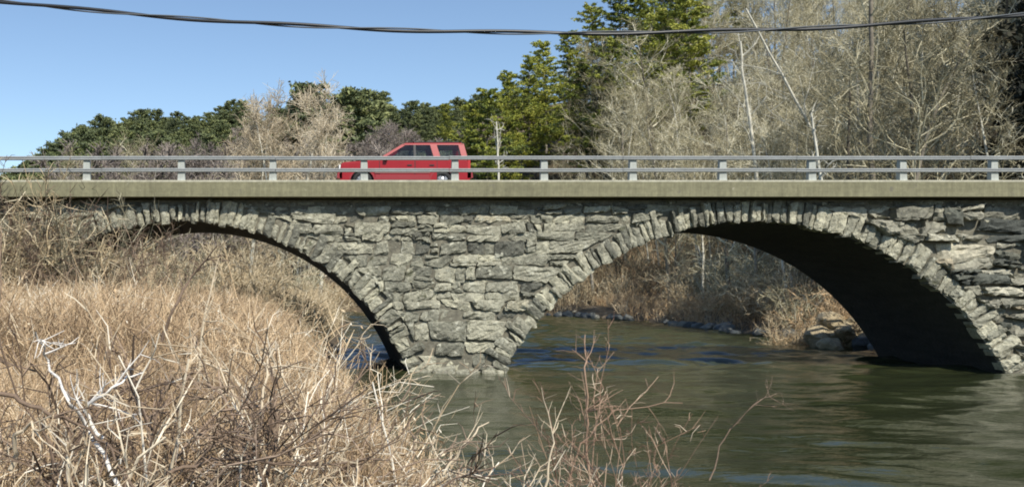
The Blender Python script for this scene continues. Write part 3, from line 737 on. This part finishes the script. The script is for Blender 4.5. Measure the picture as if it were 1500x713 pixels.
# pines on the right hillside (the green crowns against the sky)
PN = [conifer(H=24, m='pine', nb=85, cl=20, leaf=.30, rad=.23, base=.18, irregular=.6, blades=16, power=.5) for _ in range(4)]
pine_spots = [(712,132,118),(745,105,124),(775,84,126),(800,60,128),(835,48,130),(868,8,132),(905,-25,130),(940,-40,128),(985,-55,130),(1030,-40,126),(1075,-20,128),(900,60,114),(960,20,116),(690,150,122),(850,90,118),(1010,-20,112)]
for i, (px, pyt, y) in enumerate(pine_spots):
    x = (px-PX)/F*y; zt = CZ+(PY-pyt)/F*y; g0 = hz(x, y); H_ = (zt-g0)/24
    tall = max(.45, min(H_, 1.35)); z0 = g0-.1
    place(PN[i%4], x, y, tall, label='yellow-green pine standing among bare trees on the right hillside', cat='tree', group='pines on the right hillside', z=z0)
# individual noticed trunks on that hillside
def single_trunk(a, b2, D, r, m, label, twn=10):
    A = at(*a, D); B = at(*b2, D); L_ = (B-A).length
    e = empty('bare_tree', A); d = np.array((B-A).normalized())
    N = 10; P = [np.zeros(3)]
    for i in range(N): P.append(P[-1]+norm(d+rng.normal(0,.035,3)*np.array([1,1,.3]))*L_/N)
    tr = MB(); tubes(tr, [(np.array(P), np.linspace(r, r*.5, N+1), .8)], 7); tr.build('trunk', m, e, True)
    fine = []
    for i in range(twn):
        j = random.randint(3, N-1); dd = norm(d+rng.normal(0,.6,3)); lp, ld = wander(P[j], dd, L_*U(.12,.3), 4, .15, up=.08); fine.append((lp, np.linspace(r*.35, r*.1, 5), .8))
        for _ in range(5):
            q = lp[random.randint(1,4)]; l2, _d = wander(q, norm(ld+rng.normal(0,.7,3)), L_*U(.05,.12), 3, .2); fine.append((l2, np.linspace(.02,.008,4), .8))
    c = MB(); tubes(c, fine, 4); c.build('crown', m if m == 'pale_bark' else 'bare', e); tag(e, label, 'tree'); return e
single_trunk((1276,300), (1268,-90), 50, .155, 'bark', 'tall straight grey trunk rising above the second rail post from the right')
single_trunk((1262,340), (1088,15), 56, .10, 'pale_bark', 'white leaning birch trunk slanting left above the right arch', 5)
single_trunk((1208,300), (1190,165), 46, .09, 'pale_bark', 'pale forked sapling just behind the railing over the right arch', 8)
single_trunk((732,300), (728,178), 64, .09, 'pale_bark', 'short pale tree behind the railing just right of the red car', 9)
single_trunk((1110,280), (1085,60), 60, .12, 'pale_bark', 'slim pale upright birch left of the leaning white birch')
# dark hemlocks at the right edge
HM = [conifer(H=22, m='hemlock', name='hemlock_tree', nb=95, cl=13, leaf=.45, rad=.21, base=.04, irregular=.3, droop=-.22) for _ in range(2)]
for i, (px, y, s, lab) in enumerate(((1575,47,1.0,'dark hemlock at the right edge of the wood, nearest the road'),(1535,56,.95,'dark hemlock partly hidden by bare twigs at the upper right'),(1640,54,1.1,'tall dark hemlock right of the others at the edge of the picture'))):
    x = (px-PX)/F*y; place(HM[i%2], x, y, s, label=lab, cat='tree')

# far ridge on the left: evergreens and bare woods
FP = [conifer(H=15, m='darkpine', name='evergreen_tree', nb=56, cl=13, leaf=.55, rad=.36, base=.08, irregular=.35, blades=15, power=.42) for _ in range(4)]
SKY = [(-40,262),(20,245),(55,222),(75,212),(100,196),(140,180),(180,172),(200,162),(230,163),(262,166),(300,160),(345,150),(360,148),(385,168),(420,150),(452,128),(475,150),(500,140),(530,134),(565,142),(585,155),(610,148),(650,150),(690,140),(730,140),(760,140)]
def skyl(px): return float(np.interp(px, [a for a, _ in SKY], [b2 for _, b2 in SKY]))
random.seed(5); k_ = 0
for row, (y, dy) in enumerate(((232,0),(222,12),(210,24),(198,36))):
    px = -20+row*9
    while px < 800:
        yy = y+U(-4,4); x = (px-PX)/F*yy; g0 = hz(x, yy); zt = CZ+(PY-(skyl(px)+dy+U(-5,9)))/F*yy; H_ = (zt-g0)/15
        if row >= 2 and U(0,1) < .35: px += 22; continue
        if px > 480 and row == 3 : px += 30; continue
        if H_ > .22:
            place(FP[k_%4], x, yy, min(H_, 1.5), label='dark evergreen on the distant ridge behind the left side of the bridge', cat='tree', group='evergreens on the distant ridge', z=g0-.2); k_ += 1
        px += U(12,21)
print('far evergreens', k_)
FB = [bare_tree(H=12, r0=.12, limbs=14, sub=5, tw=5, k2=2, twr=.05, crownmat='barepurple', name='bare_tree') for _ in range(3)]
random.seed(8)
for i in range(95):
    y = U(150,204); px = U(40,800); x = (px-PX)/F*y; g0 = hz(x, y); zt = CZ+(PY-(skyl(px)+30+U(0,34)))/F*y; pr = random.choice(FB); H_ = (zt-g0)/top(pr)
    if H_ < .35: continue
    place(pr, x, y, min(H_, 1.3), label='grey-brown leafless tree below the evergreens of the distant ridge', cat='tree', group='bare trees below the distant ridge', z=g0-.1)
# olive pine right of the red car, and the pair of round pines above it
for px, pyt, y, lab in ((655,152,150,'yellow-green pine behind the roof of the red car'),(520,134,185,'broad dark evergreen left of the car roof, on the skyline'),(452,126,190,'narrow evergreen rising highest above the sandy bare trees')):
    x = (px-PX)/F*y; g0 = hz(x, y); place(PN[0] if y == 150 else FP[1], x, y, (CZ+(PY-pyt)/F*y-g0)/(24 if y == 150 else 15), label=lab, cat='tree', z=g0-.1)
# sandy-coloured bare trees on the left bank beyond the bridge
ST = [bare_tree(H=18, r0=.22, limbs=26, sub=7, tw=6, k2=3, twr=.022, crownmat='tan', trunkmat='pale_bark', name='sandy_bare_tree', spread=.40, tmin=.18, upb=.3) for _ in range(2)]
for px, pyt, y, lab in ((372,128,92,'left one of the sandy bare trees behind the railing left of the car'),(412,150,88,'middle one of the sandy bare trees behind the railing left of the car'),(445,122,95,'right and tallest of the sandy bare trees left of the car'),(470,175,84,'small sandy bare tree nearest the front of the car')):
    x = (px-PX)/F*y; g0 = hz(x, y); place(ST[k_%2], x, y, (CZ+(PY-pyt)/F*y-g0)/top(ST[k_%2]), label=lab, cat='tree'); k_ += 1
# low bare trees along the far bank, filling behind the railing
random.seed(3)
for i in range(34):
    y = U(108,140); px = U(40,720); x = (px-PX)/F*y; d, s = sdist(np.array([x]), np.array([y]))
    if d[0] < 1.5: continue
    zt = CZ+(PY-U(200,240))/F*y; g0 = hz(x, y)
    pr = random.choice(FB+BT[:1]); place(pr, x, y, max(.25, (zt-g0)/top(pr)), label='low leafless tree on the far bank behind the railing', cat='tree', group='low bare trees on the far bank')

# ------------------------------------------------------------------ brush
SH = [bush(H=3.2, stems=16, sub=7, tw=5, m='brushfar', name='bare_shrub', r=.020, twr=.012) for _ in range(3)]
SHr = [bush(H=2.6, stems=18, sub=6, tw=5, m='rust', name='rusty_shrub', r=.02, twr=.013) for _ in range(2)]
SHg = [bush(H=3.4, stems=18, sub=7, tw=5, m='bare', name='grey_shrub', r=.022, twr=.013) for _ in range(3)]
random.seed(21)
for i in range(70):          # right bank beyond the arch
    y = 40+68*U(0,1)**1.1; d = U(.6,9); x = 23.5+d-.2+SK*y if y < 82 else 0
    if y >= 82:
        t_ = U(0,1); x = 27-36*t_; y = 101+4*t_+d+ (0 if x < 6 else (x-6)*-.1)
        dd, s = sdist(np.array([x]), np.array([y]))
        if dd[0] < .5: y += 2-dd[0]
    rust = d < 4 and U(0,1) < .6
    place(random.choice(SHr if rust else SHg[:2]+SH), x, y, U(.7,1.35), label='rusty brown shrub along the river bank seen through the right arch' if rust else 'grey leafless shrub up the bank seen through the right arch', cat='shrub',
          group='rusty shrubs on the right bank' if rust else 'grey shrubs on the right bank')
for i in range(46):          # left bank beyond the bridge
    y = 41+44*U(0,1)**1.3; x = -1.2-U(0,1)**.8*28+SK*y
    if x < -.33*y: continue
    s_ = U(.6,.95) if x-SK*y > -4 else U(.9,1.6)
    place(random.choice(SH+SHg[:1]), x, y, s_, label='tan leafless shrub on the left bank seen through the left arch', cat='shrub', group='tan shrubs beyond the left arch')
SV = [bush(H=3.6, stems=13, sub=8, tw=6, m=mm, name='bare_shrub', r=.02, twr=.010, arch=.15, spread=.4) for mm in ('thicket','brushfar','darktwig')]
spots_v = [(-12.4,29.4,1.1),(-11.2,30.0,1.25),(-10.3,29.7,1.1),(-9.2,30.0,1.2),(-8.1,29.6,1.2),(-7.3,29.9,.9),(-13.6,30,1.2),(-10.8,28.4,1.0),(-8.8,28.2,.8),(-5.4,29.5,.75),(-14.8,29.5,1.3),(-9.8,30.2,1.25),(-8.6,30.1,1.15),(-11.6,30.3,1.2),(-6.6,30.1,.95),(-12.9,30.3,1.3),(-10.6,29.2,1.0)]
for i, (x, y, s_) in enumerate(spots_v):
    place(SV[i%3], x+1.7, y, s_, label='tall leafless shrub growing up against the left end of the stone bridge', cat='shrub', group='shrubs against the left end of the bridge')

def canes(n, fn, hlo, hhi, rlo, rhi, lean=.22, segs=4, side=2, seed=1, leaf=1):
    """a mass of dry canes; fn(n) gives x,y of their feet"""
    g = np.random.default_rng(seed); x, y = fn(g, n); n = len(x); z = height(x, y); hsc = g.uniform(hlo, hhi, n)
    d, s = sdist(x, y); hsc = hsc*np.where((y > 12) & (y < 31), np.interp(x-SK*y+.06*np.clip(y-22,0,9), [-3.6,-2.2,-1.1,-.1,1.0], [1,.80,.46,.22,.12]), np.clip(.32+.45*d, .3, 1))
    ln = g.normal(0, lean, (n,2)); dist = np.hypot(x, y)
    P = np.zeros((n, segs+1, 3)); P[:,0] = np.stack([x, y, z-.05], 1)
    dirv = np.stack([ln[:,0], ln[:,1], np.ones(n)], 1)
    for i in range(segs):
        dirv = dirv + g.normal(0, .13, (n,3))*np.array([1,1,.4]) + np.stack([ln[:,0]*.35, ln[:,1]*.35, -np.ones(n)*.05*i], 1)
        u = dirv/np.linalg.norm(dirv, axis=1, keepdims=True); P[:,i+1] = P[:,i]+u*(hsc/segs)[:,None]
    r = g.uniform(rlo, rhi, n); Rr = r[:,None]*np.linspace(1,.4,segs+1)[None]
    patch = .5+.22*np.sin(x*.9+1.7*np.sin(y*.6))+.12*np.sin(y*1.4+x*.3)
    tn = np.clip(patch+g.normal(0,.22,n), 0, 1)
    out = MB(); tubes_np(out, P, Rr, tn, 3)
    for s_ in range(side):
        j = g.integers(1, segs, n); q = P[np.arange(n), j]+(P[np.arange(n), j+1]-P[np.arange(n), j])*g.uniform(0,1,(n,1))
        dd = g.normal(0,.7,(n,3))+np.array([0,0,.55]); dd /= np.linalg.norm(dd, axis=1, keepdims=True); Ls = hsc*g.uniform(.12,.38,n)
        q1 = q+dd*Ls[:,None]*.5; d2 = dd+g.normal(0,.45,(n,3)); d2 /= np.linalg.norm(d2, axis=1, keepdims=True); q2 = q1+d2*Ls[:,None]*.5
        tubes_np(out, np.stack([q,q1,q2],1), np.stack([r*.6,r*.5,r*.25],1), np.clip(tn+g.normal(0,.15,n),0,1), 3)
    if leaf:    # curled dead leaves and seed heads
        m_ = n*leaf; ii = g.integers(0, n, m_); j = g.integers(1, segs+1, m_); q = P[ii, j]+g.normal(0,.05,(m_,3))
        a = g.normal(0,1,(m_,3)); a /= np.linalg.norm(a, axis=1, keepdims=True); b_ = np.cross(a, g.normal(0,1,(m_,3))); b_ /= np.linalg.norm(b_, axis=1, keepdims=True)
        sz = (r[ii]*g.uniform(3,6.5,m_))[:,None]; v = np.stack([q-a*sz, q+b_*sz*.3, q+a*sz, q-b_*sz*.3],1).reshape(-1,3)
        out.add(v, np.arange(len(v)).reshape(-1,4), np.repeat(np.clip(tn[ii]+g.normal(-.12,.2,m_),0,1), 4))
    return out
def near_left(g, n, ylo, yhi):
    y = ylo+(yhi-ylo)*g.uniform(0,1,n)**.75; f = g.uniform(0,1,n); xl = -.34*y-1.0; x = xl+(1.5+SK*y-xl)*f
    d, s = sdist(x, y); k = (d > .12); return x[k], y[k]
tag(canes(9000, lambda g, n: near_left(g, n, 5.2, 11), .55, 1.15, .003, .0055, side=4, seed=3, leaf=2).build('dry_brush', 'brush'), 'tangled tan dry canes and grass covering the near left bank', 'dry brush', kind='stuff')
tag(canes(26000, lambda g, n: near_left(g, n, 10.5, 30.3), 1.0, 1.9, .005, .009, side=3, seed=4, leaf=1).build('dry_brush', 'brush'), 'tan dry canes filling the left bank between the foreground and the bridge', 'dry brush', kind='stuff')
def far_left(g, n):
    y = 31+55*g.uniform(0,1,n)**1.4; f = g.uniform(0,1,n); xl = -.34*y-1; x = xl+(.3+SK*y-xl)*f; d, s = sdist(x, y)
    k = (d > .7) & (s < 0) & ~((np.abs(y-34.75) < 4.2) & (x < -11.2)) ; return x[k], y[k]
tag(canes(15000, far_left, 1.1, 1.9, .010, .018, side=3, seed=5).build('dry_brush', 'brushfar'), 'dull tan dry brush beyond the left arch', 'dry brush', kind='stuff')
def far_right(g, n):
    y = 38.8+64*g.uniform(0,1,n)**1.2; x = 23.4+SK*y+12*g.uniform(0,1,n)**1.3; d, s = sdist(x, y); k = (d > .5); return x[k], y[k]
tag(canes(9000, far_right, .7, 1.5, .012, .022, side=3, seed=6).build('dry_brush', 'rust'), 'rusty brown dry weeds along the bank beyond the right arch', 'dry brush', kind='stuff')
def bend(g, n):
    x = g.uniform(-25, 32, n); y = g.uniform(92, 122, n); d, s = sdist(x, y); k = (d > .4) & (s > 0) & (d < 11); return x[k], y[k]
tag(canes(9000, bend, 1.2, 2.6, .02, .04, side=3, seed=16).build('dry_brush', 'brushfar'), 'brown dry brush on the far bank where the river bends away', 'dry brush', kind='stuff')
def hill(g, n):
    y = 42+95*g.uniform(0,1,n); px = g.uniform(660,1600,n); x = (px-PX)/F*y; d, s = sdist(x, y); k = (d > 4) & (s > 0) & (d < 55); return x[k], y[k]
tag(canes(22000, hill, 1.4, 3.4, .016, .030, side=3, seed=9, leaf=0, lean=.3).build('underbrush', 'thicket'), 'grey leafless underbrush covering the wooded hillside', 'underbrush', kind='stuff')

# ------------------------------------------------------------------ foreground shrubs and branches
def fshrub(px, D, H, m, label, zb=None, **kw):
    e = bush(H=H, m=m, name='bare_shrub', **kw); x = (px-PX)/F*D; e.location = (x, D, hz(x, D) if zb is None else zb); tag(e, label, 'shrub'); return e
random.seed(31); rng = np.random.default_rng(31)
fshrub(875, 7.4, 2.0, 'redtwig', 'reddish twiggy shrub standing over the water right of the stone pier', stems=11, sub=8, tw=6, r=.007, twr=.0028, spread=.14, arch=.10, wob=.10, tl=.22)
fshrub(965, 7.0, 1.3, 'redtwig', 'lower spreading reddish shrub right of the upright one at the water', stems=12, sub=8, tw=6, r=.006, twr=.0028, spread=.30, arch=.2, tl=.2, zb=.40)
fshrub(905, 6.6, 1.5, 'redtwig', 'small brown shrub low at the bottom edge, between the two reddish ones', stems=9, sub=7, tw=6, r=.007, twr=.003, spread=.3, arch=.25, tl=.22, zb=.2)
fshrub(650, 6.0, 1.8, 'paletwig', 'pale arching shrub at the bottom edge left of the pier reflection', stems=15, sub=9, tw=6, r=.010, twr=.0035, spread=.75, arch=.35, zb=.45)
fshrub(725, 6.2, 1.6, 'paletwig', 'pale thin shrub leaning over the water at the bottom centre', stems=9, sub=8, tw=5, r=.008, twr=.0032, spread=.45, arch=.35, zb=.35)
fshrub(1265, 6.0, 1.35, 'redtwig', 'tips of a small shrub poking in at the bottom right', stems=10, sub=7, tw=5, r=.006, twr=.003, spread=.35, zb=-.08)
for px, D, H, m, lab in ((60,4.6,1.7,'paletwig','pale coarse shrub in the bottom left corner'),(170,4.9,1.75,'darktwig','dark tangled shrub second from the bottom left corner'),(270,4.8,1.65,'paletwig','pale thorny shrub at the bottom between two dark ones'),
                         (380,5.0,1.6,'darktwig','dark low shrub below the pale upright stems'),(455,5.0,1.25,'paletwig','pale twiggy shrub at the bottom left of centre'),(560,5.6,1.1,'paletwig','pale shrub where the dry bank meets the water'),(20,5.8,1.9,'darktwig','dark brown shrub at the left edge behind the pale corner shrub'),(400,7.5,1.7,'paletwig','taller pale shrub in the middle of the dry bank')):
    fshrub(px, D, H, m, lab, stems=14, sub=8, tw=5, r=.012, twr=.0042, spread=.8, arch=.32, wob=.24)
# the distinct branches
def branch(pts, D, r, m, label, name='bare_branch', side=5):
    e = empty(name, at(pts[0][0], pts[0][1], D)); o = np.array(e.location); pl = []
    for k, (px, py) in enumerate(pts): p = np.array(at(px, py, D+U(-.1,.1)*k)); pl.append(p-o)
    # refine
    q = [];
    for a, b2 in zip(pl[:-1], pl[1:]):
        for t_ in (0,.25,.5,.75): q.append(a+(b2-a)*t_+rng.normal(0,.009,3))
    q.append(pl[-1]); q = np.array(q); mbx = MB(); tubes(mbx, [(q, np.linspace(r, r*.35, len(q)), .6)], 6); mbx.build('stem', m, e, True)
    tw = []
    for i in range(side):
        j = random.randint(len(q)//3, len(q)-2); dd = norm(norm(q[j+1]-q[j])+rng.normal(0,.6,3)); lp, ld = wander(q[j], dd, U(.12,.4), 4, .18); tw.append((lp, np.linspace(r*.45, r*.15, 5), .6))
        for _ in range(3): l2, _d = wander(lp[random.randint(1,3)], norm(ld+rng.normal(0,.7,3)), U(.05,.18), 3, .2); tw.append((l2, np.linspace(r*.25, r*.1, 4), .6))
    mbx = MB(); tubes(mbx, tw, 4); mbx.build('twigs', m, e); tag(e, label, 'branch'); return e
branch([(180,720),(125,615),(98,585),(70,530),(52,486)], 5.0, .013, 'white_wood', 'bleached white dead branch standing up at the far left', side=4)
branch([(150,640),(118,600),(165,565),(210,545)], 4.9, .012, 'white_wood', 'bleached white branch bent to the right beside the upright white one', side=5)
branch([(372,700),(372,650),(384,600),(392,535),(404,500)], 5.4, .014, 'paletwig', 'pale forked upright stem in front of the dry bank', side=6)
branch([(235,500),(252,455),(285,400),(318,360)], 9.0, .016, 'darktwig', 'dark leaning stem crossing the opening of the left arch', side=8)
branch([(290,560),(298,470),(312,410)], 8.5, .014, 'paletwig', 'pale thin stem next to the dark leaning one', side=6)
branch([(0,575),(60,600),(120,622),(165,660),(200,720)], 4.6, .012, 'darktwig', 'dark curved branch arching from the left edge to the bottom', side=7)
branch([(250,690),(330,668),(430,680),(560,672)], 4.8, .011, 'darktwig', 'long dark horizontal branch near the bottom of the dry bank', side=8)
branch([(20,690),(22,640),(45,620),(60,660)], 4.4, .012, 'paletwig', 'pale hooked branch in the bottom left corner', side=3)
branch([(862,715),(860,620),(858,540),(857,490)], 7.3, .011, 'redtwig', 'upright dark red stem of the shrub over the water', side=9)
branch([(830,715),(850,650),(900,600),(1000,590)][::1], 7.2, .008, 'redtwig', 'reddish branch reaching right from the shrub over the water', side=6)
branch([(1040,700),(1060,640),(1100,590),(1138,576)], 7.0, .0055, 'darktwig', 'thin dark branch tipping right over the olive water', side=5)
branch([(455,715),(490,668),(520,640)], 5.6, .010, 'paletwig', 'short pale branch leaning right at the bottom of the dry bank', side=4)
branch([(650,690),(690,640),(716,618)], 5.8, .010, 'paletwig', 'pale-tipped branch curving right over the water', side=3)
branch([(800,712),(806,660),(818,618)], 5.9, .008, 'paletwig', 'single pale-tipped twig between the two water-edge shrubs', side=2)

# ------------------------------------------------------------------ boulders and the broken abutment
def rock(name, sx, sy, sz, m, parent=None, seed=0):
    bm = bmesh.new(); bmesh.ops.create_icosphere(bm, subdivisions=3, radius=1); g = np.random.default_rng(seed); ph = g.uniform(0,7,9); pl = g.normal(0,1,(7,3)); pl /= np.linalg.norm(pl, axis=1, keepdims=True)
    for v in bm.verts:
        c = np.array(v.co)
        for q in pl:
            k = c@q
            if k > .68: c = c-q*(k-.68)*.85
        c = c*(1+.07*math.sin(c[0]*4+ph[0])*math.sin(c[1]*4+ph[1])+.05*math.sin(c[2]*9+ph[2])*math.sin(c[0]*8+ph[3]))
        v.co = Vector((c[0]*sx, c[1]*sy, c[2]*sz))
    me = bpy.data.meshes.new(name); bm.to_mesh(me); bm.free(); me.materials.append(M[m])
    a = me.attributes.new('tint', 'FLOAT', 'POINT'); a.data.foreach_set('value', np.full(len(me.vertices), g.uniform(.3,.7), np.float32))
    o = bpy.data.objects.new(name, me); COL.objects.link(o)
    if parent: o.parent = parent
    return o
RK = [rock('boulder', .55, .45, .36, 'boulder', seed=i) for i in range(5)]
random.seed(13); first = set()
for i in range(64):
    t_ = U(0,1)**1.2; y = 40+62*t_; d = U(-.55,.5); x = 23.5+d+SK*y
    dd, s = sdist(np.array([x]), np.array([y])); x -= (dd[0]-d) if y > 78 else 0
    r = RK[i%5]
    o = r if r.name not in first else r.copy()
    if r.name in first: COL.objects.link(o)
    first.add(r.name); s_ = U(.45,1.25); o.location = (x, y, U(-.02,.22)); o.scale = (s_, s_, s_); o.rotation_euler = (U(-.3,.3), U(-.3,.3), U(0,6.28))
    tag(o, 'blue-grey boulder at the waterline seen through the right arch', 'boulder', 'boulders along the far right waterline')
TR = [rock('tan_boulder', .62, .5, .42, 'tanrock', seed=40+i) for i in range(3)]
random.seed(17); first = set()
for i in range(20):         # a tumbled heap at the foot of the bank, partly in the water
    lay = 0 if i < 11 else (1 if i < 17 else 2); x = 25.2+U(-1.7,1.7)*(1-.25*lay); y = 43.6+U(-.5,.9)+lay*.35; z = .08+lay*.52+max(0, (x-24.6)*.18)
    r = TR[i%3]; o = r if r.name not in first else r.copy()
    if r.name in first: COL.objects.link(o)
    first.add(r.name); s_ = U(.75,1.35); o.location = (x, y, z); o.scale = (s_, s_, s_*U(.8,1.2)); o.rotation_euler = (U(-.4,.4), U(-.4,.4), U(0,6.28))
    tag(o, 'tan boulder in the tumbled heap at the waterline inside the right arch', 'boulder', 'tan boulders heaped inside the right arch')
for i in range(8):
    place(random.choice(SHr+SH[:1]), 24.3+U(-1.2,3.6), 44.6+U(-.4,1.5), U(.5,.85), label='rusty brown shrub along the river bank seen through the right arch', cat='shrub', group='rusty shrubs on the right bank')

for group_ in (BT, BTn, PN, HM, FP, FB, ST, SH, SHr, SHg, SV):      # kinds that found no place
    for pr in group_:
        if pr.name not in USED:
            for c in kids(pr): bpy.data.objects.remove(c)
            bpy.data.objects.remove(pr)
